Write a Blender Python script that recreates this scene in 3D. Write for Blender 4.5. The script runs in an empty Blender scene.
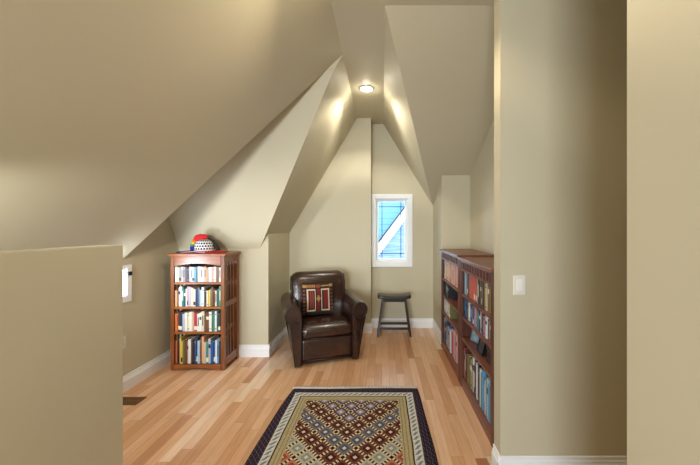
import bpy, math, random
from mathutils import Vector, Matrix
random.seed(7)
PI = math.pi
S = bpy.context.scene
COL = S.collection

# ------------------------------------------------------------------ helpers
def lin(c):
    def f(v):
        v /= 255.0
        return v/12.92 if v <= .04045 else ((v+.055)/1.055)**2.4
    return (f(c[0]), f(c[1]), f(c[2]), 1.0)

def new_mat(name):
    m = bpy.data.materials.new(name); m.use_nodes = True
    nt = m.node_tree
    return m, nt, nt.nodes['Principled BSDF']

def flat(name, rgb, rough=.6, metal=0, noise=0.06, scale=30, bump=0, coat=0, spec=.5):
    m, nt, b = new_mat(name)
    b.inputs['Roughness'].default_value = rough
    b.inputs['Metallic'].default_value = metal
    b.inputs['Coat Weight'].default_value = coat
    b.inputs['Specular IOR Level'].default_value = spec
    c = lin(rgb)
    tc = nt.nodes.new('ShaderNodeTexCoord')
    no = nt.nodes.new('ShaderNodeTexNoise'); no.inputs['Scale'].default_value = scale
    no.inputs['Detail'].default_value = 4
    nt.links.new(tc.outputs['Object'], no.inputs['Vector'])
    r = nt.nodes.new('ShaderNodeValToRGB')
    r.color_ramp.elements[0].position = .3; r.color_ramp.elements[1].position = .7
    r.color_ramp.elements[0].color = (c[0]*(1-noise), c[1]*(1-noise), c[2]*(1-noise), 1)
    r.color_ramp.elements[1].color = (min(1, c[0]*(1+noise)), min(1, c[1]*(1+noise)), min(1, c[2]*(1+noise)), 1)
    nt.links.new(no.outputs['Fac'], r.inputs['Fac'])
    nt.links.new(r.outputs['Color'], b.inputs['Base Color'])
    if bump:
        bp = nt.nodes.new('ShaderNodeBump'); bp.inputs['Strength'].default_value = bump
        bp.inputs['Distance'].default_value = .01
        nt.links.new(no.outputs['Fac'], bp.inputs['Height']); nt.links.new(bp.outputs['Normal'], b.inputs['Normal'])
    return m

class G:
    """tiny expression builder for math nodes"""
    def __init__(s, nt): s.nt = nt
    def m(s, op, a, b=None, c=None):
        n = s.nt.nodes.new('ShaderNodeMath'); n.operation = op
        for i, v in enumerate((a, b, c)):
            if v is None: continue
            if isinstance(v, (int, float)): n.inputs[i].default_value = v
            else: s.nt.links.new(v, n.inputs[i])
        return n.outputs[0]
    def mix(s, f, a, b):
        n = s.nt.nodes.new('ShaderNodeMix'); n.data_type = 'RGBA'
        for i, v in ((0, f), (6, a), (7, b)):
            if isinstance(v, (int, float)): n.inputs[i].default_value = v
            elif isinstance(v, tuple): n.inputs[i].default_value = v
            else: s.nt.links.new(v, n.inputs[i])
        return n.outputs[2]
    def ramp(s, f, stops, const=False):
        n = s.nt.nodes.new('ShaderNodeValToRGB'); cr = n.color_ramp
        if const: cr.interpolation = 'CONSTANT'
        while len(cr.elements) < len(stops): cr.elements.new(.5)
        for e, (p, c) in zip(cr.elements, stops): e.position = p; e.color = c
        s.nt.links.new(f, n.inputs[0]); return n.outputs[0]

class MB:
    def __init__(s): s.v = []; s.f = []; s.mi = []; s.sm = []
    def add(s, vs, fs, mi=0, smooth=False):
        o = len(s.v); s.v += [tuple(p) for p in vs]
        for f in fs: s.f.append([o+i for i in f]); s.mi.append(mi); s.sm.append(smooth)
        return s
    def box(s, x0, x1, y0, y1, z0, z1, mi=0, M=None):
        vs = [Vector((x, y, z)) for z in (z0, z1) for y in (y0, y1) for x in (x0, x1)]
        if M: vs = [M @ v for v in vs]
        return s.add(vs, [(0, 2, 3, 1), (4, 5, 7, 6), (0, 1, 5, 4), (2, 6, 7, 3), (0, 4, 6, 2), (1, 3, 7, 5)], mi)
    def prism(s, pts, ext, mi=0, smooth=False):
        e = Vector(ext); a = [Vector(p) for p in pts]; n = len(a)
        s.add(a+[p+e for p in a], [tuple(range(n))[::-1], tuple(range(n, 2*n))], mi, False)
        o = len(s.v)-2*n
        for i in range(n):
            j = (i+1) % n
            s.f.append([o+i, o+j, o+n+j, o+n+i]); s.mi.append(mi); s.sm.append(smooth)
        return s
    def tube(s, path, rad, n=12, mi=0, cap=True, flat_=1.0, smooth=True):
        P = [Vector(p) for p in path]; k = len(P)
        R = rad if isinstance(rad, (list, tuple)) else [rad]*k
        rings = []; up = Vector((0, 0, 1))
        for i in range(k):
            t = (P[min(i+1, k-1)]-P[max(i-1, 0)]).normalized()
            a = up if abs(t.z) < .95 else Vector((0, 1, 0))
            u = t.cross(a).normalized(); w = u.cross(t).normalized()
            rings.append([P[i]+u*math.cos(2*PI*j/n)*R[i]+w*math.sin(2*PI*j/n)*R[i]*flat_ for j in range(n)])
        o = len(s.v); s.v += [tuple(p) for r in rings for p in r]
        for i in range(k-1):
            for j in range(n):
                s.f.append([o+i*n+j, o+i*n+(j+1) % n, o+(i+1)*n+(j+1) % n, o+(i+1)*n+j]); s.mi.append(mi); s.sm.append(smooth)
        if cap:
            s.f.append([o+j for j in range(n)][::-1]); s.mi.append(mi); s.sm.append(False)
            s.f.append([o+(k-1)*n+j for j in range(n)]); s.mi.append(mi); s.sm.append(False)
        return s
    def lathe(s, prof, n=24, c=(0, 0, 0), mi=0, sx=1, sy=1):
        o = len(s.v)
        for r, z in prof:
            for j in range(n):
                a = 2*PI*j/n; s.v.append((c[0]+r*math.cos(a)*sx, c[1]+r*math.sin(a)*sy, c[2]+z))
        for i in range(len(prof)-1):
            for j in range(n):
                s.f.append([o+i*n+j, o+i*n+(j+1) % n, o+(i+1)*n+(j+1) % n, o+(i+1)*n+j]); s.mi.append(mi); s.sm.append(True)
        s.f.append([o+j for j in range(n)][::-1]); s.mi.append(mi); s.sm.append(False)
        k = len(prof)-1
        s.f.append([o+k*n+j for j in range(n)]); s.mi.append(mi); s.sm.append(False)
        return s
    def build(s, name, mats, parent=None, bevel=0, seg=2, sub=0, kind=None, loc=None):
        me = bpy.data.meshes.new(name); me.from_pydata(s.v, [], s.f)
        if not isinstance(mats, (list, tuple)): mats = [mats]
        for m in mats: me.materials.append(m)
        for p, mi, sm in zip(me.polygons, s.mi, s.sm): p.material_index = mi; p.use_smooth = sm
        me.validate(); me.update()
        import bmesh
        bm = bmesh.new(); bm.from_mesh(me); bmesh.ops.recalc_face_normals(bm, faces=bm.faces); bm.to_mesh(me); bm.free()
        o = bpy.data.objects.new(name, me); COL.objects.link(o)
        if parent: o.parent = parent
        if loc: o.location = loc
        if bevel:
            b = o.modifiers.new('bevel', 'BEVEL'); b.width = bevel; b.segments = seg; b.limit_method = 'ANGLE'; b.angle_limit = .7
        if sub:
            b = o.modifiers.new('sub', 'SUBSURF'); b.levels = sub; b.render_levels = sub
        if kind: o['kind'] = kind
        return o

def tag(o, label, cat, group=None):
    o['label'] = label; o['category'] = cat
    if group: o['group'] = group
    return o
def thing(name, label, cat, loc=(0, 0, 0), rz=0, group=None):
    o = bpy.data.objects.new(name, None); COL.objects.link(o); o.location = loc; o.rotation_euler = (0, 0, rz)
    o.empty_display_size = .1
    return tag(o, label, cat, group)
def rbox(w, d, h, n=1):
    """closed box cage with support loops, centre base, for subsurf"""
    return None

# ------------------------------------------------------------------ materials
def paint():
    m, nt, b = new_mat('wall_paint'); g = G(nt)
    tc = nt.nodes.new('ShaderNodeTexCoord')
    no = nt.nodes.new('ShaderNodeTexNoise'); no.inputs['Scale'].default_value = 220; no.inputs['Detail'].default_value = 2
    nt.links.new(tc.outputs['Object'], no.inputs['Vector'])
    n2 = nt.nodes.new('ShaderNodeTexNoise'); n2.inputs['Scale'].default_value = 1.5
    nt.links.new(tc.outputs['Object'], n2.inputs['Vector'])
    c = g.ramp(n2.outputs['Fac'], [(.3, lin(PAINT)), (.7, lin([min(255, v+3) for v in PAINT]))])
    nt.links.new(c, b.inputs['Base Color']); b.inputs['Roughness'].default_value = .62
    b.inputs['Specular IOR Level'].default_value = .3
    bp = nt.nodes.new('ShaderNodeBump'); bp.inputs['Strength'].default_value = .06; bp.inputs['Distance'].default_value = .003
    nt.links.new(no.outputs['Fac'], bp.inputs['Height']); nt.links.new(bp.outputs['Normal'], b.inputs['Normal'])
    return m
PAINT = (198, 191, 166)
PAINTM = paint()
TRIM = flat('white_trim_paint', (242, 245, 248), .35, noise=.015, scale=8)

def floor_mat():
    m, nt, b = new_mat('oak_strip_floor'); g = G(nt)
    tc = nt.nodes.new('ShaderNodeTexCoord'); sp = nt.nodes.new('ShaderNodeSeparateXYZ')
    nt.links.new(tc.outputs['Object'], sp.inputs[0])
    X, Y = sp.outputs[0], sp.outputs[1]
    W = .076; L = .95
    xr = g.m('DIVIDE', X, W); row = g.m('FLOOR', xr); fx = g.m('FRACT', xr)
    wn = nt.nodes.new('ShaderNodeTexWhiteNoise'); wn.noise_dimensions = '1D'; nt.links.new(row, wn.inputs['W'])
    yy = g.m('ADD', g.m('DIVIDE', Y, L), g.m('MULTIPLY', wn.outputs['Value'], 7.3))
    brd = g.m('FLOOR', yy); fy = g.m('FRACT', yy)
    cb = nt.nodes.new('ShaderNodeCombineXYZ'); nt.links.new(row, cb.inputs[0]); nt.links.new(brd, cb.inputs[1])
    w2 = nt.nodes.new('ShaderNodeTexWhiteNoise'); w2.noise_dimensions = '2D'; nt.links.new(cb.outputs[0], w2.inputs['Vector'])
    base = g.ramp(w2.outputs['Value'], [(0, lin((182, 118, 74))), (.08, lin((212, 156, 110))), (.4, lin((230, 180, 136))), (.8, lin((237, 192, 152))), (1, lin((244, 212, 182)))])
    # grain, stretched along the boards and shifted per board
    gv = nt.nodes.new('ShaderNodeCombineXYZ')
    nt.links.new(g.m('MULTIPLY', X, 60), gv.inputs[0]); nt.links.new(g.m('ADD', g.m('MULTIPLY', Y, 3.0), g.m('MULTIPLY', w2.outputs['Value'], 40)), gv.inputs[1])
    no = nt.nodes.new('ShaderNodeTexNoise'); no.inputs['Scale'].default_value = 1; no.inputs['Detail'].default_value = 5; no.inputs['Distortion'].default_value = 1.2
    nt.links.new(gv.outputs[0], no.inputs['Vector'])
    gr = g.ramp(no.outputs['Fac'], [(.3, (.80, .74, .68, 1)), (.6, (1, 1, 1, 1))])
    mul = nt.nodes.new('ShaderNodeMix'); mul.data_type = 'RGBA'; mul.blend_type = 'MULTIPLY'; mul.inputs[0].default_value = .75
    nt.links.new(base, mul.inputs[6]); nt.links.new(gr, mul.inputs[7])
    ex = g.m('LESS_THAN', g.m('MINIMUM', fx, g.m('SUBTRACT', 1, fx)), .018)
    ey = g.m('LESS_THAN', g.m('MINIMUM', fy, g.m('SUBTRACT', 1, fy)), .0016)
    gap = g.m('MULTIPLY', g.m('MAXIMUM', ex, ey), .5)
    col = g.mix(gap, mul.outputs[2], lin((120, 78, 45)))
    nt.links.new(col, b.inputs['Base Color'])
    b.inputs['Roughness'].default_value = .34
    b.inputs['Coat Weight'].default_value = .25; b.inputs['Coat Roughness'].default_value = .18
    bp = nt.nodes.new('ShaderNodeBump'); bp.inputs['Strength'].default_value = .12; bp.inputs['Distance'].default_value = .002
    nt.links.new(g.m('SUBTRACT', no.outputs['Fac'], gap), bp.inputs['Height']); nt.links.new(bp.outputs['Normal'], b.inputs['Normal'])
    return m
FLOOR = floor_mat()

def wood(name, dark, light, rough=.35, axis='Z', coat=.3):
    m, nt, b = new_mat(name); g = G(nt)
    tc = nt.nodes.new('ShaderNodeTexCoord'); mp = nt.nodes.new('ShaderNodeMapping')
    sc = {'Z': (40, 40, 3), 'Y': (40, 3, 40), 'X': (3, 40, 40)}[axis]
    mp.inputs['Scale'].default_value = sc
    nt.links.new(tc.outputs['Object'], mp.inputs[0])
    no = nt.nodes.new('ShaderNodeTexNoise'); no.inputs['Scale'].default_value = 1; no.inputs['Detail'].default_value = 5; no.inputs['Distortion'].default_value = .8
    nt.links.new(mp.outputs[0], no.inputs['Vector'])
    c = g.ramp(no.outputs['Fac'], [(.3, lin(dark)), (.7, lin(light))])
    nt.links.new(c, b.inputs['Base Color']); b.inputs['Roughness'].default_value = rough
    b.inputs['Coat Weight'].default_value = coat; b.inputs['Coat Roughness'].default_value = .2
    return m
OAKZ = wood('red_oak_upright', (104, 56, 24), (150, 86, 40), axis='Z')
OAKX = wood('red_oak_board', (118, 64, 28), (168, 98, 46), axis='X')
CHERZ = wood('cherry_upright', (76, 36, 25), (108, 56, 40), axis='Z', rough=.5, coat=.1)
CHERY = wood('cherry_board', (96, 52, 36), (136, 82, 58), axis='Y', rough=.45, coat=.15)
BACKP = wood('dark_back_panel', (62, 32, 18), (84, 46, 26), axis='Z', rough=.6, coat=0)
BLACKW = wood('black_stool_paint', (11, 10, 9), (20, 17, 14), axis='X', rough=.3)

# ------------------------------------------------------------------ room shell
F = lambda X: 0
sL = 1.70; sR = 1.65; mL = 2.026; mR = .47; XL = -.36; XR = .02; ZC = 3.10; DE = 2.985
Lz = lambda x: ZC + .929*(x-XL)
Mz = lambda y: 2.20+mR*(4.24-y)
WL = -2.39; WR = 1.15; KX = -1.336; BX = .78; CX = .71

MB().box(WL-.12, 2.7, -3.1, 5.1, -.1, 0).build('floor', FLOOR, kind='structure')
# left wall with the low window opening, plus an unseen opening added for light
w = MB()
wy0, wy1, wz0, wz1 = 2.36, 3.02, .88, 1.13
w.box(WL-.14, WL, -3.1, .2, 0, 3.3).box(WL-.14, WL, 1.3, wy0, 0, 3.3).box(WL-.14, WL, .2, 1.3, 0, .75).box(WL-.14, WL, .2, 1.3, wz1, 3.3); w.box(WL-.14, WL, wy1, 3.95, 0, 3.3)
w.box(WL-.14, WL, wy0, wy1, 0, wz0); w.box(WL-.14, WL, wy0, wy1, wz1, 3.3)
w.build('wall_left', PAINTM, kind='structure')
MB().box(WL-.1, KX-.1, 3.82, 3.94, 0, 1.271).prism([(KX-.1, 3.82, 0), (KX, 3.82, 0), (KX, 3.82, 1.441), (KX-.1, 3.82, 1.271)], (0, .12, 0)).build('wall_left_end', PAINTM, kind='structure')
MB().box(KX-.1, KX, 3.94, 4.72, 0, 1.441).build('wall_left_knee', PAINTM, kind='structure')
MB().prism([(KX, 4.69, 0), (-.16, 4.69, 0), (-.16, 4.69, 3.16), (XL, 4.69, 3.16), (XL-.02, 4.69, 3.1), (KX-.02, 4.69, 1.441)], (0, .4, 0)).build('wall_back_left', PAINTM, kind='structure')
bw = MB()
hx0, hx1, hz0, hz1 = -.10, .398, .99, 1.965
bw.box(-.17, hx0, 4.95, 5.1, 0, 3.2).box(hx1, .9, 4.95, 5.1, 0, 3.2).box(hx0, hx1, 4.95, 5.1, 0, hz0).box(hx0, hx1, 4.95, 5.1, hz1, 3.2)
bw.build('wall_back', PAINTM, kind='structure')
MB().prism([(BX, 4.24, 0), (BX, 4.97, 0), (BX, 4.97, Mz(4.97)+.05), (BX, 4.24, Mz(4.24)+.05)], (.1, 0, 0)).build('wall_right_knee', PAINTM, kind='structure')
MB().box(BX+.0005, WR+.1, 4.2401, 4.34, 0, 2.3).build('wall_right_end', PAINTM, kind='structure')
MB().box(WR, WR+.12, 2.0, 4.34, 0, 3.3).build('wall_right', PAINTM, kind='structure')
MB().box(CX, 2.7, 1.95, 2.06, 0, 3.2).build('wall_right_switch', PAINTM, kind='structure')
MB().box(CX, CX+.12, -3.1, .942, 0, 3.2).box(CX+.12, 2.7, .82, .942, 0, 3.2).build('wall_right_near', PAINTM, kind='structure')
MB().box(2.6, 2.72, .82, 2.06, 0, 3.2).build('wall_right_hall', PAINTM, kind='structure')
rw = MB()  # opening behind the camera is added to let fill light in
rw.box(WL, -1.7, -3.1, -3, 0, 3.2).box(-.3, CX+.1, -3.1, -3, 0, 3.2).box(-1.7, -.3, -3.1, -3, 0, .7).box(-1.7, -.3, -3.1, -3, 2.0, 3.2)
rw.build('wall_rear', PAINTM, kind='structure')
MB().box(-1.57, -1.45, -1.2, 1.82, 0, 1.41).build('wall_half', PAINTM, kind='structure', bevel=.004)

# ceilings
c = MB(); c.box(XL, 2.72, -3.1, 2.325, ZC, ZC+.1); c.box(XL, XR, 2.325, 5.1, ZC, ZC+.1); c.build('ceiling', PAINTM, kind='structure')
MB().prism([(WL-.1, -3.1, Lz(WL-.1)), (XL, -3.1, ZC), (XL, DE, ZC), (WL-.1, DE, Lz(WL-.1))], (-.06, 0, .06)).build('ceiling_left_slope', PAINTM, kind='structure')
mz = lambda y: 1.271+mL*(3.82-y)
sz = lambda x: ZC-sL*(XL-x)
P2 = (-.441, DE, sz(-.441))
c = MB(); c.prism([(WL-.1, 3.82, 1.271), (KX-.1, 3.82, 1.271), P2, (WL-.1, DE, P2[2])], (0, .05, .03)); c.build('ceiling_left_dormer', PAINTM, kind='structure')
c = MB(); c.prism([(XL, DE, ZC), (XL, 4.72, ZC), (KX, 4.72, sz(KX)), (KX, 3.82, sz(KX)), (KX-.1, 3.82, sz(KX-.1)), P2], (-.04, 0, .04)); c.build('ceiling_left_gable', PAINTM, kind='structure')
# cheek above the left slope (faces the dormer) and the small step at its top
c = MB(); c.prism([(WL-.1, DE-.003, Lz(WL-.1)+.004), (-.508, DE-.003, Lz(-.508)+.004), (WL-.1, DE-.003, P2[2]+.05)], (0, -.05, 0)); c.build('wall_left_cheek', PAINTM, kind='structure')
c = MB(); c.prism([(XL, DE-.004, ZC), (P2[0], DE-.004, P2[2]-.001), (-.52, DE-.004, P2[2]-.001), (-.52, DE-.004, Lz(-.52)+.01), (XL-.02, DE-.004, ZC+.01)], (0, .0035, 0)); c.build('wall_left_step', PAINTM, kind='structure')
xe = XR+(ZC-Mz(4.95))/sR
c = MB(); c.prism([(XR, 2.325, ZC), (XR, 4.98, ZC), (xe+.012, 4.98, Mz(4.98)), (xe, 4.95, Mz(4.95))], (.04, 0, .03)); c.build('ceiling_right_gable', PAINTM, kind='structure')
c = MB(); c.prism([(XR, 2.325, ZC), (xe, 4.95, Mz(4.95)), (BX+.12, 4.95, Mz(4.95)), (BX+.12, 4.24, Mz(4.24)), (WR+.12, 4.24, Mz(4.24)), (WR+.12, 2.325, ZC)], (0, .02, .06)); c.build('ceiling_right_slope', PAINTM, kind='structure')

# baseboards: flat board with stepped, rounded cap, swept along a wall
def baseboard(name, a, b, nrm, h=.14):
    a = Vector((a[0], a[1], 0)); b = Vector((b[0], b[1], 0)); n = Vector((nrm[0], nrm[1], 0))
    pr = [(0, 0), (.016, 0), (.016, h-.045), (.011, h-.042), (.011, h-.028), (.006, h-.022), (.007, h-.004), (.003, h), (0, h)]
    MB().prism([a+n*p+Vector((0, 0, z)) for p, z in pr], b-a).build(name, TRIM, kind='structure')
baseboard('baseboard_left', (WL, -3), (WL, 3.82), (1, 0))
baseboard('baseboard_left_end', (WL, 3.82), (KX+.016, 3.82), (0, -1))
baseboard('baseboard_left_knee', (KX, 3.82), (KX, 4.69), (1, 0))
baseboard('baseboard_back_left', (KX, 4.69), (-.144, 4.69), (0, -1))
baseboard('baseboard_back', (-.16, 4.95), (BX, 4.95), (0, -1))
baseboard('baseboard_back_return', (-.16, 4.69), (-.16, 4.95), (1, 0))
baseboard('baseboard_right_knee', (BX, 4.225), (BX, 4.95), (-1, 0))
baseboard('baseboard_right_switch', (CX-.016, 1.95), (2.6, 1.95), (0, -1))
baseboard('baseboard_right_return', (CX, 1.935), (CX, 2.06), (-1, 0))
baseboard('baseboard_right_near', (CX, -3), (CX, .942), (-1, 0))

# ------------------------------------------------------------------ windows
def glass():
    m = bpy.data.materials.new('window_glass'); m.use_nodes = True; nt = m.node_tree; nt.nodes.clear()
    o = nt.nodes.new('ShaderNodeOutputMaterial'); mx = nt.nodes.new('ShaderNodeMixShader'); t = nt.nodes.new('ShaderNodeBsdfTransparent')
    t.inputs[0].default_value = (.96, .98, 1, 1)
    gl = nt.nodes.new('ShaderNodeBsdfGlossy'); gl.inputs['Roughness'].default_value = .02; fr = nt.nodes.new('ShaderNodeFresnel'); fr.inputs[0].default_value = 1.45
    nt.links.new(fr.outputs[0], mx.inputs[0]); nt.links.new(t.outputs[0], mx.inputs[1]); nt.links.new(gl.outputs[0], mx.inputs[2]); nt.links.new(mx.outputs[0], o.inputs[0])
    return m
GLASS = glass()
LEAD = flat('dark_muntin', (70, 74, 78), .5)
DARKMETAL = flat('black_metal', (25, 25, 26), .4, metal=.6)

wn = bpy.data.objects.new('window_1', None); COL.objects.link(wn); wn['kind'] = 'structure'
cw = .065; y0 = 4.95
m = MB()   # casing
m.box(hx0-.058, hx0, y0-.02, y0, hz0-cw, hz1+cw).box(hx1, hx1+cw, y0-.02, y0, hz0-cw, hz1+cw)
m.box(hx0, hx1, y0-.02, y0, hz1, hz1+cw).box(hx0, hx1, y0-.02, y0, hz0-cw, hz0)
m.build('window_casing', TRIM, wn, bevel=.003)
m = MB()   # jambs lining the opening
m.box(hx0, hx0+.012, y0, y0+.15, hz0, hz1).box(hx1-.012, hx1, y0, y0+.15, hz0, hz1).box(hx0+.012, hx1-.012, y0, y0+.15, hz1-.012, hz1).box(hx0+.012, hx1-.012, y0, y0+.15, hz0, hz0+.015)
m.build('window_jamb', TRIM, wn)
gx0, gx1, gz0, gz1 = hx0+.045, hx1-.045, hz0+.055, hz1-.045
m = MB()
m.box(hx0+.012, gx0, y0+.08, y0+.12, hz0+.015, hz1-.012).box(gx1, hx1-.012, y0+.08, y0+.12, hz0+.015, hz1-.012)
m.box(gx0, gx1, y0+.08, y0+.12, gz1, hz1-.012).box(gx0, gx1, y0+.08, y0+.12, hz0+.015, gz0)
m.build('window_sash', TRIM, wn, bevel=.002)
MB().box(gx0, gx1, y0+.098, y0+.102, gz0, gz1).build('window_pane', GLASS, wn)
m = MB()
for xx in (gx0+.055, gx1-.06): m.box(xx-.006, xx+.006, y0+.092, y0+.098, gz0, gz1)
for zz in (gz1-.075, gz0+.075): m.box(gx0, gx1, y0+.092, y0+.098, zz-.006, zz+.006)
m.build('window_muntin', LEAD, wn)

wn = bpy.data.objects.new('window_2', None); COL.objects.link(wn); wn['kind'] = 'structure'
m = MB(); c2 = .06
m.box(WL, WL+.02, wy0-c2, wy0, wz0-c2, wz1+c2-.01).box(WL, WL+.02, wy1, wy1+c2, wz0-c2, wz1+.035)
m.box(WL, WL+.02, wy0, wy1, wz1, wz1+.035).box(WL, WL+.02, wy0, wy1, wz0-c2, wz0)
m.build('window_casing', TRIM, wn, bevel=.003)
m = MB()
m.box(WL-.12, WL, wy0, wy0+.03, wz0, wz1).box(WL-.12, WL, wy1-.012, wy1, wz0, wz1).box(WL-.12, WL, wy0, wy1, wz0, wz0+.012).box(WL-.12, WL, wy0, wy1, wz1-.012, wz1)
m.build('window_jamb', TRIM, wn)
MB().box(WL-.08, WL-.075, wy0, wy1, wz0, wz1).build('window_pane', GLASS, wn)
MB().box(WL+.02, WL+.032, wy1+.005, wy1+.05, 1.065, 1.10).build('window_latch', DARKMETAL, wn)

wn = bpy.data.objects.new('window_added', None); COL.objects.link(wn); wn['kind'] = 'structure'  # unseen window added on the stair side to brighten the book nook
m = MB()
m.box(WL, WL+.02, .14, .2, .69, wz1+.035).box(WL, WL+.02, 1.3, 1.36, .69, wz1+.035).box(WL, WL+.02, .2, 1.3, wz1, wz1+.035).box(WL, WL+.02, .2, 1.3, .69, .75)
m.build('window_casing', TRIM, wn, bevel=.003)
MB().box(WL-.08, WL-.075, .2, 1.3, .75, wz1).build('window_pane', GLASS, wn)

# ------------------------------------------------------------------ wall fittings
PLATE = flat('white_plastic', (228, 226, 218), .35, noise=.01)
sw = thing('light_switch', 'white rocker light switch plate on the beige wall right of the bookcases', 'light switch', (.822, 1.95, 1.164))
MB().box(-.037, .037, -.007, 0, -.059, .059).build('wall_plate', PLATE, sw, bevel=.004)
MB().box(-.016, .016, -.011, -.006, -.033, .033).build('rocker', flat('switch_rocker', (240, 239, 232), .3, noise=.01), sw, bevel=.002)
ou = thing('wall_outlet', 'white outlet plate low on the left wall under the small window', 'outlet', (WL, 2.99, .455))
MB().box(0, .007, -.036, .036, -.058, .058).build('wall_plate', PLATE, ou, bevel=.003)
for dz in (-.02, .02): MB().box(.006, .009, -.014, .014, dz-.013, dz+.013).build('socket', flat('socket_face', (205, 203, 196), .4), ou, bevel=.002)
fv = thing('floor_register', 'brown slotted floor register beside the left wall', 'floor vent', (-2.235, 2.83, 0))
BR = flat('bronze_register', (120, 82, 44), .45, metal=.3)
m = MB(); m.box(-.14, .14, -.065, -.05, 0, .006).box(-.14, .14, .05, .065, 0, .006).box(-.14, -.125, -.05, .05, 0, .006).box(.125, .14, -.05, .05, 0, .006)
m.build('frame', BR, fv, bevel=.001)
MB().box(-.125, .125, -.05, .05, 0, .0015).build('duct_opening', flat('dark_duct', (104, 70, 40), .8), fv)
m = MB()
for i in range(9): m.box(-.118+i*.0275, -.106+i*.0275, -.05, .05, .001, .005)
m.box(-.125, .125, -.006, .006, .001, .0055)
m.build('grille', BR, fv)

# ------------------------------------------------------------------ recessed lights
def emis(name, col, st):
    m = bpy.data.materials.new(name); m.use_nodes = True; nt = m.node_tree; b = nt.nodes['Principled BSDF']
    b.inputs['Base Color'].default_value = (.9, .9, .9, 1); b.inputs['Emission Color'].default_value = col; b.inputs['Emission Strength'].default_value = st
    return m
WARM = (1.0, .83, .61)
CANLENS = emis('lamp_lens', (1, .93, .8, 1), 14)
def downlight(x, y, label, power, col=WARM):
    t = thing('recessed_light', label, 'ceiling light', (x, y, ZC), group='recessed lights along the flat ceiling strip')
    MB().lathe([(.052, -.001), (.050, -.006), (.075, -.010), (.083, -.006), (.083, 0)], 32).build('trim_ring', TRIM, t)
    MB().lathe([(.0, -.0115), (.030, -.0113), (.046, -.0105), (.050, -.006)], 32).build('lens', CANLENS, t)
    L = bpy.data.lights.new('downlight', 'POINT'); L.shadow_soft_size = .02; L.energy = power; L.color = col
    # the reflector's beam profile: strength by angle from straight down
    L.use_nodes = True; nt = L.node_tree; g = G(nt); em = nt.nodes['Emission']
    tc = nt.nodes.new('ShaderNodeTexCoord'); sp = nt.nodes.new('ShaderNodeSeparateXYZ'); nt.links.new(tc.outputs['Normal'], sp.inputs[0])
    cz = g.m('MAXIMUM', g.m('MULTIPLY', sp.outputs[2], -1), 0)
    pr = g.ramp(cz, [(0, (.04,)*3+(1,)), (.38, (.10,)*3+(1,)), (.52, (.7,)*3+(1,)), (.60, (.9,)*3+(1,)), (.70, (.42,)*3+(1,)), (1, (.55,)*3+(1,))])
    nt.links.new(g.m('MULTIPLY', pr, 1.6), em.inputs['Strength'])
    o = bpy.data.objects.new('downlight', L); COL.objects.link(o); o.location = (x, y, ZC-.034)
    return t
downlight(-.176, 3.70, 'small bright recessed ceiling light at the far end of the ceiling strip', 32, (1, .92, .78))
downlight(-.176, 1.75, 'recessed ceiling light in the flat strip nearer the camera', 48)
downlight(-.176, -.3, 'recessed ceiling light in the flat strip behind the camera', 5)

# ------------------------------------------------------------------ books
BOOKC = {
 'white': (222, 222, 216), 'cream': (214, 203, 170), 'grey': (140, 142, 144), 'silver': (178, 182, 186), 'mauve': (160, 130, 145), 'lilac': (182, 172, 198),
 'charcoal': (48, 48, 54), 'black': (28, 28, 32), 'pale blue': (160, 188, 206), 'sky blue': (90, 152, 200), 'teal': (58, 128, 132), 'dark teal': (30, 82, 86),
 'pink': (206, 150, 148), 'tan': (176, 138, 98), 'peach': (212, 160, 124), 'brown': (104, 66, 42), 'orange': (198, 108, 54), 'navy': (34, 48, 88),
 'slate': (84, 100, 120), 'yellow': (212, 182, 78), 'olive': (112, 108, 62), 'maroon': (98, 34, 36), 'red': (168, 44, 40), 'green': (64, 128, 88),
 'blue': (38, 88, 158), 'terracotta': (184, 92, 66), 'coral': (190, 88, 70), 'lavender': (150, 140, 168), 'beige': (196, 180, 150)}
BM = {k: flat('book_'+k.replace(' ', '_'), v, .45, noise=.04, scale=60) for k, v in BOOKC.items()}
PAGES = flat('book_pages', (226, 218, 198), .8, noise=.05, scale=200)
LIGHTB = flat('book_spine_light_band', (226, 220, 200), .5); DARKB = flat('book_spine_dark_band', (44, 40, 44), .5); GOLDB = flat('book_spine_gilt', (190, 150, 70), .4, metal=.4)
ORD = ['', 'first', 'second', 'third', 'fourth', 'fifth', 'sixth', 'seventh', 'eighth', 'ninth', 'tenth', 'eleventh', 'twelfth', 'thirteenth', 'fourteenth', 'fifteenth', 'sixteenth', 'seventeenth', 'eighteenth', 'nineteenth', 'twentieth']
ORD += ['twenty-'+o for o in ORD[1:10]] + ['thirtieth'] + ['thirty-'+o for o in ORD[1:10]]
def book(colname, w, d, h, loc, rz, label, group, tilt=0, style=0):
    m = MB(); t = .0022
    m.box(0, t, 0, d, 0, h).box(w-t, w, 0, d, 0, h).box(t, w-t, 0, t, 0, h)
    m.box(t, w-t, t, d-.004, .003, h-.004, 1)
    light = sum(BOOKC[colname]) > 400
    if style == 1: m.box(.0008, w-.0008, -.0006, 0, h*.62, h*.78, 2)
    elif style == 2: m.box(.0008, w-.0008, -.0006, 0, h*.84, h*.87, 2).box(.0008, w-.0008, -.0006, 0, h*.12, h*.15, 2)
    elif style == 3: m.box(w*.3, w*.7, -.0006, 0, h*.3, h*.8, 2)
    elif style == 4: m.box(.0008, w-.0008, -.0006, 0, h*.08, h*.28, 2)
    band = (DARKB if light else LIGHTB) if style != 2 else (DARKB if light else GOLDB)
    o = m.build('book', [BM[colname], PAGES, band])
    o.location = loc; o.rotation_euler = (0, tilt, rz)
    return tag(o, label, 'book', group)

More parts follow.
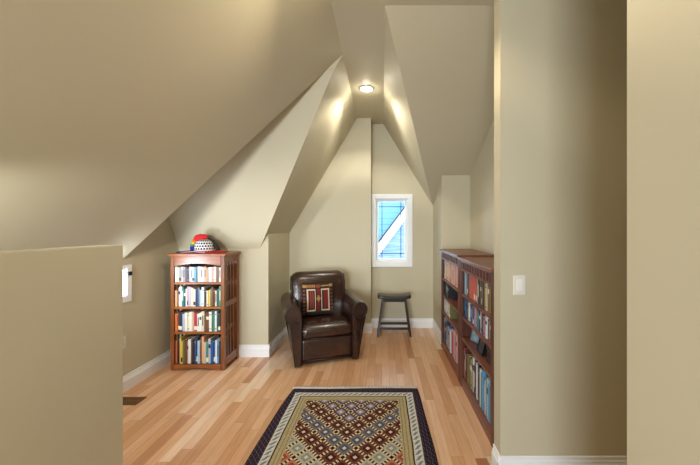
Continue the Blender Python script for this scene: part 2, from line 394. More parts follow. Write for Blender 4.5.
def fill_row(start, direction, length, z, colours, hmax, hmin, where, group, rz, depth=.15, wrange=(.014, .034), setback=.02, sizes=None):
    """books upright from start along direction; spine recessed by setback"""
    n = len(colours); ws = [random.uniform(*wrange) for _ in range(n)]
    k = (length-.004)/sum(ws); 
    if k < 1.25: ws = [q*k for q in ws]
    pos = 0
    back = Vector((0, 1, 0)) if rz == 0 else Vector((1, 0, 0))
    for i, cn in enumerate(colours):
        h = random.uniform(hmin, hmax); d = min(depth, random.uniform(depth*.85, depth))
        if sizes and sizes[i]: h = sizes[i]
        gap = .0008
        p = Vector(start)+Vector(direction)*pos+back*(setback+random.uniform(0, .012)); p.z = z+.0012
        size = 'tall ' if h > hmin+.72*(hmax-hmin) else ('short ' if h < hmin+.25*(hmax-hmin) else '')
        book(cn, ws[i]-gap, d, h, p, rz, '%s%s book, %s from left, %s' % (size, cn, ORD[i+1], where), group, 0, random.choice((0, 0, 0, 0, 1, 2, 2, 3, 4)))
        pos += ws[i]
    return pos

# ------------------------------------------------------------------ left bookcase
bx0, bx1, by0, by1 = -2.243, -1.672, 3.445, 3.80
W_ = bx1-bx0; D_ = by1-by0
bc = thing('bookcase', 'narrow red-brown bookcase with slatted sides and four book shelves under the left slope', 'bookcase', ((bx0+bx1)/2, by0, 0))
hw = W_/2
MB().box(-hw-.022, hw+.022, -.025, D_+.004, 1.212, 1.240).build('top', OAKX, bc, bevel=.004)
# arched top rail
m = MB(); n = 16
pts = [(-hw+.04, 0, 1.212)]+[(hw-.04, 0, 1.212)]
arch = [(hw-.04-(W_-.08)*i/n, 0, 1.108+.026*math.sin(PI*i/n)) for i in range(n+1)]
m.prism(pts+arch, (0, .02, 0)); m.build('top_rail', OAKX, bc)
m = MB()
arch = [(-hw+.04+(W_-.08)*i/n, 0, .0+.026*math.sin(PI*i/n)) for i in range(n+1)]
m.prism([(hw-.04, 0, .065), (-hw+.04, 0, .065)]+arch, (0, .02, 0)); m.build('base_rail', OAKX, bc)
for z in (.065, .408, .673, .935):
    MB().box(-hw+.036, hw-.036, .004, D_-.012, z-.024, z).build('shelf', OAKX, bc, bevel=.002)
MB().box(-hw+.03, hw-.03, D_-.012, D_-.004, .05, 1.212).build('back_panel', BACKP, bc)
for s in (-1, 1):
    sp = MB(); xa, xb = (s*hw, s*(hw-.036)) if s < 0 else (s*(hw-.036), s*hw)
    sp.box(xa, xb, 0, .045, 0, 1.212).box(xa, xb, D_-.045, D_, 0, 1.212)
    sp.box(xa+.006, xb-.006, .045, D_-.045, 1.13, 1.212).box(xa+.006, xb-.006, .045, D_-.045, .03, .12).box(xa+.006, xb-.006, .045, D_-.045, .66, .715)
    sd = sp.build('side_panel', OAKZ, bc, bevel=.002)
    for z0_, z1_ in ((.12, .66), (.715, 1.13)):
        for i in range(3):
            yy = .045+(D_-.09)*(i+1)/4
            MB().box(xa+.013, xb-.013, yy-.010, yy+.010, z0_, z1_).build('slat', OAKZ, sd)
rows = [
 (.935, .165, .150, 'white cream grey white mauve charcoal charcoal lilac silver pale_blue sky_blue dark_teal white white silver peach tan white pink cream brown white', 'top shelf'),
 (.673, .215, .165, 'peach brown white white teal dark_teal white pink lilac cream white navy slate pale_blue white black cream yellow olive brown maroon cream dark_teal green', 'second shelf from the top'),
 (.408, .215, .180, 'orange brown navy silver white cream white cream pink red white white cream brown brown white green teal white dark_teal charcoal', 'third shelf from the top'),
 (.065, .285, .225, 'terracotta black yellow yellow olive brown beige white brown black blue navy pale_blue brown peach beige teal silver blue blue white sky_blue charcoal', 'bottom shelf')]
for z, hx, hn, cols, wh in rows:
    cl = [c_.replace('_', ' ') for c_ in cols.split()]
    fill_row((bx0+.041, by0, 0), (1, 0, 0), W_-.083, z, cl, hx, hn, wh+' of left bookcase', 'books on the '+wh+' of the left bookcase', 0, depth=.19, setback=.012)

# ------------------------------------------------------------------ right bookcases
RX = .755; RD = .375
def right_case(y0c, y1c, label, dz=0):
    t = thing('bookcase', label, 'bookcase', (RX, (y0c+y1c)/2, 0), group='matching bookcases in the right alcove')
    h = (y1c-y0c)/2
    MB().box(-.02, RD, -h-.004, h+.004, 1.222+dz, 1.246+dz).build('top', CHERY, t, bevel=.003)
    for s in (-1, 1):
        ya, yb = (s*h, s*(h-.022)) if s < 0 else (s*(h-.022), s*h)
        MB().box(.018, RD-.01, ya, yb, 0, 1.222+dz).build('side_panel', CHERZ, t)
        yc, yd = (s*h, s*(h-.062)) if s < 0 else (s*(h-.062), s*h)
        MB().box(0, .02, yc, yd, 0, 1.222+dz).build('post', CHERZ, t, bevel=.002)
    MB().box(0, .018, -h+.062, h-.062, 1.205+dz, 1.222+dz).box(0, .018, -h+.062, h-.062, 1.125+dz, 1.142+dz).build('gallery_rail', CHERY, t)
    nsl = 11
    for i in range(nsl):
        yy = -h+.062+(2*h-.124)*(i+.5)/nsl
        MB().box(.002, .016, yy-.015, yy+.015, 1.142+dz, 1.205+dz).build('gallery_slat', CHERZ, t)
    for z in (.085, .47, .675, .885):
        MB().box(.006, RD-.02, -h+.022, h-.022, z-.022, z).build('shelf', CHERY, t, bevel=.002)
    MB().box(.004, .02, -h+.062, h-.062, 0, .063).build('base_rail', CHERY, t)
    MB().box(RD-.02, RD-.012, -h+.02, h-.02, .05, 1.222).build('back_panel', BACKP, t)
    return t
NY0, NY1, FY0, FY1 = 2.20, 3.15, 3.17, 4.15
right_case(NY0, NY1, 'nearer of the two dark cherry bookcases in the right alcove, with framed picture', -.018)
right_case(FY0, FY1, 'farther of the two dark cherry bookcases in the right alcove, beside the stool')
def rrow(ya, yb, z, hx, hn, cols, where, group, setback=.025, depth=.17, wr=(.018, .04)):
    fill_row((RX, yb, 0), (0, -1, 0), yb-ya, z, [c_.replace('_', ' ') for c_ in cols.split()], hx, hn, where, group, -PI/2, depth, wr, setback)
nw = 'of nearer right bookcase'; fw = 'of farther right bookcase'
rrow(NY0+.024, NY1-.024, .885, .225, .19, 'silver slate pale_blue grey maroon white charcoal grey coral coral coral coral terracotta coral silver black olive brown black olive charcoal tan beige brown olive tan charcoal beige brown', 'top shelf '+nw, 'books on the top shelf of the nearer right bookcase')
rrow(NY0+.024, NY1-.024, .675, .182, .15, 'sky_blue sky_blue blue sky_blue charcoal grey white navy blue navy white maroon lavender mauve red teal black white mauve navy lilac red white slate brown silver navy maroon white black', 'second shelf from the top '+nw, 'books on the second shelf of the nearer right bookcase')
rrow(NY0+.024, NY1-.024, .085, .315, .245, 'pink pink maroon charcoal olive olive brown cream charcoal white brown navy charcoal white black navy slate white teal sky_blue teal silver teal pale_blue sky_blue teal white pale_blue cream', 'bottom shelf '+nw, 'books on the bottom shelf of the nearer right bookcase')
rrow(FY0+.024, FY1-.024, .885, .23, .2, 'cream silver cream peach pink cream pink white peach cream pink tan peach cream pink silver peach terracotta pink peach coral pink maroon peach brown coral', 'top shelf '+fw, 'books on the top shelf of the farther right bookcase')
rrow(FY1-.36, FY1-.024, .675, .17, .14, 'dark_teal black charcoal black navy charcoal black dark_teal charcoal black', 'second shelf from the top '+fw, 'books on the second shelf of the farther right bookcase')
rrow(FY1-.44, FY1-.024, .47, .17, .14, 'cream cream white beige cream pale_blue white cream beige cream white cream olive', 'third shelf from the top '+fw, 'books on the third shelf of the farther right bookcase')
rrow(FY0+.024, FY1-.024, .085, .30, .24, 'grey silver olive navy slate blue charcoal white navy pale_blue lavender white blue slate pink white lavender navy pink terracotta pink pink white mauve peach pink', 'bottom shelf '+fw, 'books on the bottom shelf of the farther right bookcase')
# things on the open shelf of the nearer case
pf = thing('picture_frame', 'small framed photograph leaning on the open shelf of the nearer right bookcase', 'picture frame', (RX+.075, 2.93, .4765), rz=-PI/2+.35)
pf.rotation_euler = (-.0, 0, -PI/2+.35)
FR = flat('pewter_frame', (120, 124, 130), .3, metal=.5)
T = Matrix.Rotation(-.22, 4, 'X')
m = MB()
for a in ((-.065, .065, 0, .012, 0, .012), (-.065, .065, 0, .012, .158, .17), (-.065, -.053, 0, .012, .012, .158), (.053, .065, 0, .012, .012, .158)): m.box(*a, M=T)
m.build('frame', FR, pf)
MB().box(-.053, .053, .004, .01, .012, .158, M=T).build('photo', flat('faded_photo', (150, 176, 196), .3, noise=.35, scale=22), pf)
MB().box(-.012, .012, .008, .014, .0, .1, M=Matrix.Translation((0, .045, 0)) @ Matrix.Rotation(.28, 4, 'X')).build('easel_back', DARKMETAL, pf)
pk = thing('storage_box', 'black lidded box on the open shelf of the nearer right bookcase', 'box', (RX+.14, 2.42, .472), rz=-PI/2)
MB().box(-.11, .11, -.08, .12, 0, .095).build('body', flat('black_card', (30, 30, 34), .5), pk, bevel=.003)
MB().box(-.113, .113, -.083, .123, .095, .12).build('lid', flat('black_card_lid', (38, 38, 44), .45), pk, bevel=.003)
pc = thing('picture_frame', 'dark framed picture lying back beside the black box on the nearer right bookcase', 'picture frame', (RX+.05, 2.70, .4765), rz=-PI/2)
m = MB()
for a in ((-.075, .075, 0, .012, 0, .012), (-.075, .075, 0, .012, .128, .14), (-.075, -.063, 0, .012, .012, .128), (.063, .075, 0, .012, .012, .128)): m.box(*a, M=Matrix.Rotation(-.3, 4, 'X'))
m.build('frame', DARKMETAL, pc)
MB().box(-.063, .063, .004, .01, .012, .128, M=Matrix.Rotation(-.3, 4, 'X')).build('photo', flat('dark_photo', (70, 66, 70), .3, noise=.5, scale=30), pc)
MB().box(-.012, .012, .008, .014, .0, .09, M=Matrix.Translation((0, .052, 0)) @ Matrix.Rotation(.25, 4, 'X')).build('easel_back', DARKMETAL, pc)

# ------------------------------------------------------------------ armchair
def leather():
    m, nt, b = new_mat('brown_leather'); g = G(nt)
    tc = nt.nodes.new('ShaderNodeTexCoord')
    no = nt.nodes.new('ShaderNodeTexNoise'); no.inputs['Scale'].default_value = 5; no.inputs['Detail'].default_value = 5
    vo = nt.nodes.new('ShaderNodeTexVoronoi'); vo.inputs['Scale'].default_value = 260
    nt.links.new(tc.outputs['Object'], no.inputs['Vector']); nt.links.new(tc.outputs['Object'], vo.inputs['Vector'])
    c = g.ramp(no.outputs['Fac'], [(.3, lin((40, 24, 18))), (.7, lin((64, 38, 28)))])
    nt.links.new(c, b.inputs['Base Color']); b.inputs['Roughness'].default_value = .27
    b.inputs['Coat Weight'].default_value = .5; b.inputs['Coat Roughness'].default_value = .16
    bp = nt.nodes.new('ShaderNodeBump'); bp.inputs['Strength'].default_value = .15; bp.inputs['Distance'].default_value = .002
    n2 = nt.nodes.new('ShaderNodeTexNoise'); n2.inputs['Scale'].default_value = 14; nt.links.new(tc.outputs['Object'], n2.inputs['Vector'])
    h = g.m('ADD', vo.outputs['Distance'], g.m('MULTIPLY', n2.outputs['Fac'], 3))
    nt.links.new(h, bp.inputs['Height']); nt.links.new(bp.outputs['Normal'], b.inputs['Normal'])
    return m
LEA = leather()
PIPE = flat('leather_piping', (36, 22, 16), .4)
ac = thing('armchair', 'dark brown leather armchair with rolled arms holding a patterned pillow', 'armchair', (-.745, 4.0, 0), rz=math.radians(20))
def soft_box(x0, x1, y0, y1, z0, z1, nx=10, ny=10, nz=5, e=3.0, crown=(0, 0, 0), M=None, r=.05):
    """rounded cushion: box surface grid pushed towards a rounded box, plus crowning"""
    cx, cy, cz = (x0+x1)/2, (y0+y1)/2, (z0+z1)/2; hx, hy, hz = (x1-x0)/2, (y1-y0)/2, (z1-z0)/2
    idx = {}; vs = []; fs = []
    def vert(i, j, k):
        key = (i, j, k)
        if key in idx: return idx[key]
        u, v, w_ = 2*i/nx-1, 2*j/ny-1, 2*k/nz-1
        p = Vector((u*hx, v*hy, w_*hz)); rr = min(r, hx, hy, hz)
        q = Vector((max(-hx+rr, min(hx-rr, p.x)), max(-hy+rr, min(hy-rr, p.y)), max(-hz+rr, min(hz-rr, p.z))))
        dlt = p-q
        if dlt.length > 1e-6: p = q+dlt.normalized()*rr if dlt.length > rr or True else p
        fu, fv, fw = (1-u*u), (1-v*v), (1-w_*w_)
        p.x += u*crown[0]*fv*fw; p.y += v*crown[1]*fu*fw; p.z += w_*crown[2]*fu*fv
        p += Vector((cx, cy, cz))
        if M: p = M @ p
        idx[key] = len(vs); vs.append(p); return idx[key]
    for k in (0, nz):
        for i in range(nx):
            for j in range(ny): fs.append([vert(i, j, k), vert(i+1, j, k), vert(i+1, j+1, k), vert(i, j+1, k)])
    for j in (0, ny):
        for i in range(nx):
            for k in range(nz): fs.append([vert(i, j, k), vert(i+1, j, k), vert(i+1, j, k+1), vert(i, j, k+1)])
    for i in (0, nx):
        for j in range(ny):
            for k in range(nz): fs.append([vert(i, j, k), vert(i, j+1, k), vert(i, j+1, k+1), vert(i, j, k+1)])
    return MB().add(vs, fs, 0, True)
# base with front panel
soft_box(-.30, .30, -.385, .36, .02, .30, r=.02, nx=12, ny=12, nz=6).build('base', LEA, ac)
MB().tube([(-.29, -.392, .055), (.29, -.392, .055)], .006).tube([(-.29, -.392, .288), (.29, -.392, .288)], .006).build('piping', PIPE, ac)
soft_box(-.295, .295, -.415, .16, .288, .435, r=.055, nx=16, ny=16, nz=8, crown=(0, .012, .028)).build('seat_cushion', LEA, ac)
# arms: profile extruded, roll on top, slightly lower and wider to the front
def arm(s):
    prof = [(.285, .012), (.285, .20), (.285, .40), (.283, .52)]
    for i in range(13):
        a = math.radians(170-i*25)
        prof.append((.375+.092*math.cos(a), .575+.092*math.sin(a)))
    prof += [(.405, .49), (.395, .40), (.375, .20), (.352, .012)]
    n = len(prof); ys = [-.425, -.418, -.40, -.2, 0, .2, .34, .36]; ins = [.90, .97, 1, 1, 1, 1, .98, .92]
    vs = []; fs = []
    cx_, cz_ = .345, .35
    for y, q in zip(ys, ins):
        lift = .0+.05*max(0, (y+.1))*1.0
        for (x, z) in prof:
            xx = cx_+(x-cx_)*(q if q < 1 else 1); zz = cz_+(z-cz_)*(1-(1-q)*.35)
            vs.append((s*xx, y, zz+(lift if z > .45 else 0)))
    for a in range(len(ys)-1):
        for i in range(n):
            j = (i+1) % n; fs.append([a*n+i, a*n+j, (a+1)*n+j, (a+1)*n+i])
    fs.append(list(range(n))); fs.append([(len(ys)-1)*n+i for i in range(n)])
    mm = MB().add(vs, fs, 0, True); mm.sm[-1] = mm.sm[-2] = False
    o = mm.build('arm', LEA, ac)
    m2 = MB(); path = [(s*(cx_+(x-cx_)*.93), -.424, cz_+(z-cz_)*.975) for x, z in prof]
    m2.tube(path, .0055, 8); m2.build('piping', PIPE, o)
arm(-1); arm(1)
# backrest, leaning, with rolled and rounded top
def backrest():
    vs = []; fs = []; nx = 20; prof = []
    base = [(.03, .28), (.04, .42), (.055, .55), (.075, .68), (.095, .78), (.118, .885), (.15, .935), (.195, .96), (.245, .958), (.29, .93), (.325, .87), (.345, .77), (.352, .6), (.355, .4), (.355, .05), (.16, .05)]
    n = len(base)
    for i in range(nx+1):
        u = 2*i/nx-1; au = abs(u)
        half = .328
        x = u*half-.012
        drop = .05*max(0, (au-.72)/.28)**2.2
        pinch = .035*max(0, (au-.85)/.15)**2
        for (y, z) in base:
            zz = z-(drop if z > .7 else drop*max(0, (z-.3)/.4)*0)
            cy = .2
            yy = y+(cy-y)*(pinch/.15) - (.018*(1-u*u) if y < .2 and z > .3 else 0)
            wx = x*(1+.03*max(0, (z-.4))) if z > .4 else x*.98
            vs.append((wx, yy, zz))
    for i in range(nx):
        for j in range(n):
            k = (j+1) % n; fs.append([i*n+j, i*n+k, (i+1)*n+k, (i+1)*n+j])
    fs.append(list(range(n))); fs.append([nx*n+j for j in range(n)])
    mm = MB().add(vs, fs, 0, True); mm.sm[-1] = mm.sm[-2] = False
    o = mm.build('backrest', LEA, ac)
    for s in (-1, 1):
        i = 0 if s < 0 else nx
        pth = [Vector(vs[i*n+j])+Vector((s*.001, 0, 0)) for j in range(3, 12)]
        MB().tube(pth, .006, 8).build('piping', PIPE, o)
backrest()
FOOT = flat('dark_wood_foot', (30, 20, 15), .4)
for sx in (-.32, .32):
    for sy in (-.37, .31):
        MB().lathe([(.018, 0), (.022, .008), (.024, .03)], 16, (sx, sy, 0)).build('foot', FOOT, ac)

# pillow with woven door-like pattern
PK = {0: flat('pillow_dark', (44, 24, 18), .9), 1: flat('pillow_red', (128, 30, 28), .9), 2: flat('pillow_cream', (206, 184, 156), .9), 3: flat('pillow_gold', (158, 122, 62), .9),
      4: flat('pillow_wine', (92, 20, 20), .9), 5: flat('pillow_green', (44, 62, 40), .9), 6: flat('pillow_rust', (132, 72, 44), .9)}
def pat(u, v):
    if v < .06 or u < .03 or u > .97: return 0
    if v > .93: return 0
    if v > .84:
        if abs(u-.5) < .07: return 6
        if .14 < u < .4: return 3 if int(u*40) % 2 else 6
        if .6 < u < .86: return 3 if .865 < v < .905 else 0
        return 3 if (u < .14 or u > .86) else 0
    if v < .10: return 5 if int(u*24) % 3 else 0
    for a, b_ in ((.13, .42), (.58, .87)):
        if a < u < b_ and .12 < v < .80:
            if u < a+.045 or u > b_-.045 or v < .17 or v > .75: return 2
            if u < a+.07 or u > b_-.07 or v < .2 or v > .72: return 0
            return (1, 4, 1, 6)[int((u-a)*60) % 4]
    if abs(u-.5)/.07+abs(v-.5)/.10 < 1: return 3
    if abs(u-.5) < .05: return 1 if int(v*26) % 2 else 4
    if (u < .10 or u > .90): return 6 if int(v*18) % 2 else 0
    return 0
pl = thing('throw_pillow', 'square woven pillow with two red panels in cream frames on the brown armchair', 'pillow', (-.765, 3.90, .467), rz=math.radians(20))
N = 44; m = MB(); Ws = .385; Hs = .395
T = Matrix.Rotation(-.19, 4, 'X')
for side in (-1, 1):
    vs = []
    for j in range(N+1):
        for i in range(N+1):
            u = i/N; v = j/N; a = 2*u-1; b_ = 2*v-1
            th = .062*((1-a*a)**.5)*((1-b_*b_)**.5)**1.0
            pin = 1-.05*(1-(a*a)) if True else 1
            x = a*Ws/2*(1-.045*(1-b_*b_)); z = Hs/2+b_*Hs/2*(1-.045*(1-a*a))
            vs.append(T @ Vector((x, side*th, z)))
    fs = []; 
    o0 = len(m.v); m.v += [tuple(p) for p in vs]
    for j in range(N):
        for i in range(N):
            m.f.append([o0+j*(N+1)+i, o0+j*(N+1)+i+1, o0+(j+1)*(N+1)+i+1, o0+(j+1)*(N+1)+i]); m.mi.append(pat((i+.5)/N, (j+.5)/N) if side < 0 else 0); m.sm.append(True)
m.build('pillow_cover', [PK[i] for i in range(7)], pl)
for sx in (-1, 1):
    MB().tube([T @ Vector((sx*Ws/2*.985, 0, .01)), T @ Vector((sx*Ws/2*.955, 0, Hs/2)), T @ Vector((sx*Ws/2*.985, 0, Hs-.01))], .004, 8).build('piping', PK[0], pl)

# ------------------------------------------------------------------ stool
st = thing('saddle_stool', 'black wooden saddle stool standing under the window', 'stool', (.17, 4.62, 0))
def seat():
    n = 24; vs = []; fs = []; w_ = .232; d_ = .12
    for i in range(n+1):
        u = 2*i/n-1; zt = .556+.022*u*u; zb = zt-.042+.006*(1-u*u)
        e = 1-.10*abs(u)**6
        for (y, z) in ((-d_*e, zb+.004), (-d_*e, zt-.008), (-d_*e+.012, zt), (0, zt-.004), (d_*e-.012, zt), (d_*e, zt-.008), (d_*e, zb+.004), (d_*e-.006, zb), (-d_*e+.006, zb)): vs.append((u*w_, y, z))
    k = 9
    for i in range(n):
        for j in range(k): fs.append([i*k+j, i*k+(j+1) % k, (i+1)*k+(j+1) % k, (i+1)*k+j])
    fs.append(list(range(k))); fs.append([n*k+j for j in range(k)])
    mm = MB().add(vs, fs, 0, True); mm.sm[-1] = mm.sm[-2] = False
    mm.build('seat', BLACKW, st)
seat()
def slant(m, p, q, a, b_):
    p = Vector(p); q = Vector(q)
    vs = [(c_.x+sx*a/2, c_.y+sy*b_/2, c_.z) for c_ in (p, q) for sx, sy in ((-1, -1), (1, -1), (1, 1), (-1, 1))]
    m.add(vs, [(0, 3, 2, 1), (4, 5, 6, 7), (0, 1, 5, 4), (1, 2, 6, 5), (2, 3, 7, 6), (3, 0, 4, 7)])
for sx in (-1, 1):
    for sy in (-1, 1):
        m = MB(); slant(m, (sx*.228, sy*.105, 0), (sx*.155, sy*.078, .53), .028, .026); m.build('leg', BLACKW, st, bevel=.003)
for sy, z in ((-1, .115), (1, .13)):
    MB().box(-.21, .21, sy*.1-.011, sy*.1+.011, z-.016, z+.016).build('stretcher', BLACKW, st, bevel=.002)
for sx in (-1, 1):
    MB().box(sx*.195-.011, sx*.195+.011, -.09, .09, .235, .267).build('stretcher', BLACKW, st, bevel=.002)
MB().box(-.15, .15, -.085, -.065, .48, .525).box(-.15, .15, .065, .085, .48, .525).build('apron', BLACKW, st)

# ------------------------------------------------------------------ rug
def rug_mat():
    m, nt, b = new_mat('kilim_weave'); g = G(nt)
    tc = nt.nodes.new('ShaderNodeTexCoord'); sp = nt.nodes.new('ShaderNodeSeparateXYZ'); nt.links.new(tc.outputs['Object'], sp.inputs[0])
    X, Y = sp.outputs[0], g.m('MULTIPLY', sp.outputs[1], -1)
    ax = g.m('ABSOLUTE', X)
    wob = nt.nodes.new('ShaderNodeTexNoise'); wob.inputs['Scale'].default_value = 5; nt.links.new(tc.outputs['Object'], wob.inputs['Vector'])
    wb = g.m('MULTIPLY', g.m('SUBTRACT', wob.outputs['Fac'], .5), .012)
    bd = g.m('ADD', g.m('MINIMUM', g.m('SUBTRACT', .61, ax), Y), wb)
    # field
    u = g.m('ADD', g.m('DIVIDE', X, .16), g.m('DIVIDE', g.m('SUBTRACT', Y, .215), .176))
    v = g.m('SUBTRACT', g.m('DIVIDE', g.m('SUBTRACT', Y, .215), .176), g.m('DIVIDE', X, .16))
    fu, fv = g.m('FRACT', u), g.m('FRACT', v)
    mm = g.m('MAXIMUM', g.m('ABSOLUTE', g.m('SUBTRACT', fu, .5)), g.m('ABSOLUTE', g.m('SUBTRACT', fv, .5)))
    k = g.m('MAXIMUM', g.m('FLOOR', u), g.m('FLOOR', v))
    kk = g.m('DIVIDE', g.m('ADD', g.m('PINGPONG', k, 7), .5), 8)
    pur, brn, sla, rst, crm, sal = lin((84, 70, 84)), lin((100, 62, 48)), lin((112, 108, 112)), lin((106, 62, 48)), lin((174, 170, 150)), lin((176, 116, 92))
    cell = g.ramp(kk, [(0, pur), (.25, brn), (.375, sla), (.5, rst), (.625, crm), (.75, sal), (.875, sla)], True)
    inner = g.ramp(kk, [(0, lin((150, 138, 150))), (.25, lin((70, 30, 26))), (.375, lin((78, 80, 100))), (.5, lin((70, 28, 24))), (.625, lin((140, 140, 130))), (.75, lin((150, 70, 50))), (.875, lin((70, 72, 95)))], True)
    chk = g.m('MODULO', g.m('ADD', g.m('FLOOR', g.m('MULTIPLY', fu, 9)), g.m('FLOOR', g.m('MULTIPLY', fv, 9))), 2)
    outl = g.mix(chk, lin((34, 26, 30)), lin((216, 192, 152)))
    f = g.mix(g.m('LESS_THAN', mm, .25), cell, inner)
    f = g.mix(g.m('LESS_THAN', mm, .10), f, lin((206, 200, 186)))
    f = g.mix(g.m('GREATER_THAN', mm, .40), f, outl)
    # borders
    pb = g.m('ADD', g.m('MULTIPLY', X, 1), g.m('MULTIPLY', Y, 1))
    zig = g.m('PINGPONG', g.m('MULTIPLY', pb, 40), 1)
    dark = g.mix(g.m('GREATER_THAN', g.m('PINGPONG', g.m('ADD', g.m('MULTIPLY', bd, 90), g.m('MULTIPLY', zig, 1.2)), 1), .86), lin((46, 34, 46)), lin((104, 94, 104)))
    crb = g.mix(g.m('MULTIPLY', g.m('GREATER_THAN', g.m('ADD', zig, g.m('MULTIPLY', g.m('ABSOLUTE', g.m('SUBTRACT', bd, .108)), -26)), .32), 1), lin((204, 200, 186)), lin((118, 126, 138)))
    oli = g.mix(g.m('GREATER_THAN', g.m('PINGPONG', g.m('MULTIPLY', bd, 75), 1), .72), lin((176, 160, 122)), lin((140, 124, 88)))
    col = g.mix(g.m('GREATER_THAN', bd, .078), dark, crb)
    col = g.mix(g.m('GREATER_THAN', bd, .138), col, lin((36, 30, 34)))
    col = g.mix(g.m('GREATER_THAN', bd, .147), col, oli)
    col = g.mix(g.m('GREATER_THAN', bd, .215), col, f)
    nz = nt.nodes.new('ShaderNodeTexNoise'); nz.inputs['Scale'].default_value = 90; nt.links.new(tc.outputs['Object'], nz.inputs['Vector'])
    mul = nt.nodes.new('ShaderNodeMix'); mul.data_type = 'RGBA'; mul.blend_type = 'MULTIPLY'; mul.inputs[0].default_value = .5
    nt.links.new(col, mul.inputs[6]); nt.links.new(g.ramp(nz.outputs['Fac'], [(.3, (.9, .9, .9, 1)), (.7, (1.6, 1.6, 1.6, 1))]), mul.inputs[7])
    nt.links.new(mul.outputs[2], b.inputs['Base Color']); b.inputs['Roughness'].default_value = .95; b.inputs['Specular IOR Level'].default_value = .1
    wv = nt.nodes.new('ShaderNodeTexWave'); wv.inputs['Scale'].default_value = 130; nt.links.new(tc.outputs['Object'], wv.inputs['Vector'])
    bp = nt.nodes.new('ShaderNodeBump'); bp.inputs['Strength'].default_value = .3; bp.inputs['Distance'].default_value = .002
    nt.links.new(wv.outputs['Fac'], bp.inputs['Height']); nt.links.new(bp.outputs['Normal'], b.inputs['Normal'])
    return m
rg = thing('kilim_rug', 'flat woven rug with diamond pattern and dark purple border on the oak floor', 'rug', (-.257, 3.045, 0))
LN = 2.15; nx, ny = 40, 70; m = MB(); vs = []
for layer in (0, 1):
    for j in range(ny+1):
        for i in range(nx+1):
            u = 2*i/nx-1; y = -LN*j/ny
            half = .61-(.048 if u < 0 else .022)*math.exp(y/.16)+.006*math.sin(y*5)
            x = u*half + (.010 if u > 0 else 0)*0
            z = .0005 if layer == 0 else .007+.0012*math.sin(x*9+y*4)*math.sin(y*7)
            vs.append((x, y + .01*math.sin(u*3)*(1 if j == 0 else 0), z))
n1 = (nx+1)*(ny+1); fs = []
for L_ in (0, 1):
    for j in range(ny):
        for i in range(nx):
            a = L_*n1+j*(nx+1)+i; fs.append([a, a+1, a+nx+2, a+nx+1])
for i in range(nx): fs.append([i, i+1, n1+i+1, n1+i]); fs.append([ny*(nx+1)+i, ny*(nx+1)+i+1, n1+ny*(nx+1)+i+1, n1+ny*(nx+1)+i])
for j in range(ny): a = j*(nx+1); fs.append([a, a+nx+1, n1+a+nx+1, n1+a]); a += nx; fs.append([a, a+nx+1, n1+a+nx+1, n1+a])
m.add(vs, fs, 0, True); m.build('woven_field', rug_mat(), rg)
m = MB(); FRG = flat('rug_fringe', (232, 226, 216), .9)
for i in range(150):
    x = -.575+1.15*i/149
    m.tube([(x, .0, .004), (x+random.uniform(-.004, .004), .02, .005), (x+random.uniform(-.008, .008), .05, .003)], .0035, 5)
o = m.build('fringe', FRG, rg); o['kind'] = 'stuff'

# ------------------------------------------------------------------ hat on the left bookcase
def hat_check():
    m, nt, b = new_mat('white_black_knit'); g = G(nt)
    tc = nt.nodes.new('ShaderNodeTexCoord'); sp = nt.nodes.new('ShaderNodeSeparateXYZ'); nt.links.new(tc.outputs['Object'], sp.inputs[0])
    an = g.m('MULTIPLY', g.m('ARCTAN2', sp.outputs[1], sp.outputs[0]), 3.6)
    z = g.m('MULTIPLY', sp.outputs[2], 34)
    mm = g.m('MULTIPLY', g.m('PINGPONG', g.m('ADD', an, g.m('MULTIPLY', g.m('FLOOR', z), .5)), .5), g.m('PINGPONG', z, .5))
    nt.links.new(g.mix(g.m('GREATER_THAN', mm, .06), lin((232, 228, 232)), lin((24, 20, 40))), b.inputs['Base Color']); b.inputs['Roughness'].default_value = .95
    return m
ht = thing('patchwork_hat', 'colourful floppy knit hat with black and white crown on top of the left bookcase', 'hat', (-1.965, 3.60, 1.2405))
RED = flat('hat_red', (206, 30, 36), .9); BLU = flat('hat_blue', (28, 44, 150), .9); YEL = flat('hat_yellow', (236, 196, 40), .9); GRN = flat('hat_green', (40, 140, 70), .9)
ORG = flat('hat_orange', (232, 110, 40), .9); PNK = flat('hat_pink', (226, 160, 186), .9); DRK = flat('hat_dark', (40, 44, 38), .9)
MB().lathe([(.098, .004), (.102, .03), (.100, .07), (.092, .105), (.074, .130), (.045, .143), (.0, .147)], 28).build('crown', hat_check(), ht)
# floppy brim in coloured panels
n = 48; m = MB(); vs = []
for r, zf in ((.088, .012), (.125, .008), (.16, .003)):
    for j in range(n):
        a = 2*PI*j/n; st_ = 1+1.05*abs(math.cos(a))**3 if r > .1 else 1+0*a
        z = zf+.006*(1+math.sin(3*a+1))*(r/.16)
        vs.append((r*math.cos(a)*st_*(.86 if r > .15 else 1), r*math.sin(a)*(.85)-(.05*abs(math.cos(a)) if r > .1 else 0), z))
vs += [(x, y, z+.005) for x, y, z in vs]
fs = []; k = 3*n
for i in range(2):
    for j in range(n): fs.append(([i*n+j, i*n+(j+1) % n, (i+1)*n+(j+1) % n, (i+1)*n+j], j)); fs.append(([k+i*n+j, k+i*n+(j+1) % n, k+(i+1)*n+(j+1) % n, k+(i+1)*n+j], j))
for i in (0, 2):
    for j in range(n): fs.append(([i*n+j, i*n+(j+1) % n, k+i*n+(j+1) % n, k+i*n+j], j))
m.v = vs
for f_, j in fs:
    a = (360*j/n) % 360; m.f.append(f_); m.mi.append(0 if a < 60 or a > 295 else (2 if 205 < a <= 295 else 1)); m.sm.append(True)
m.build('brim', [RED, BLU, PNK], ht)
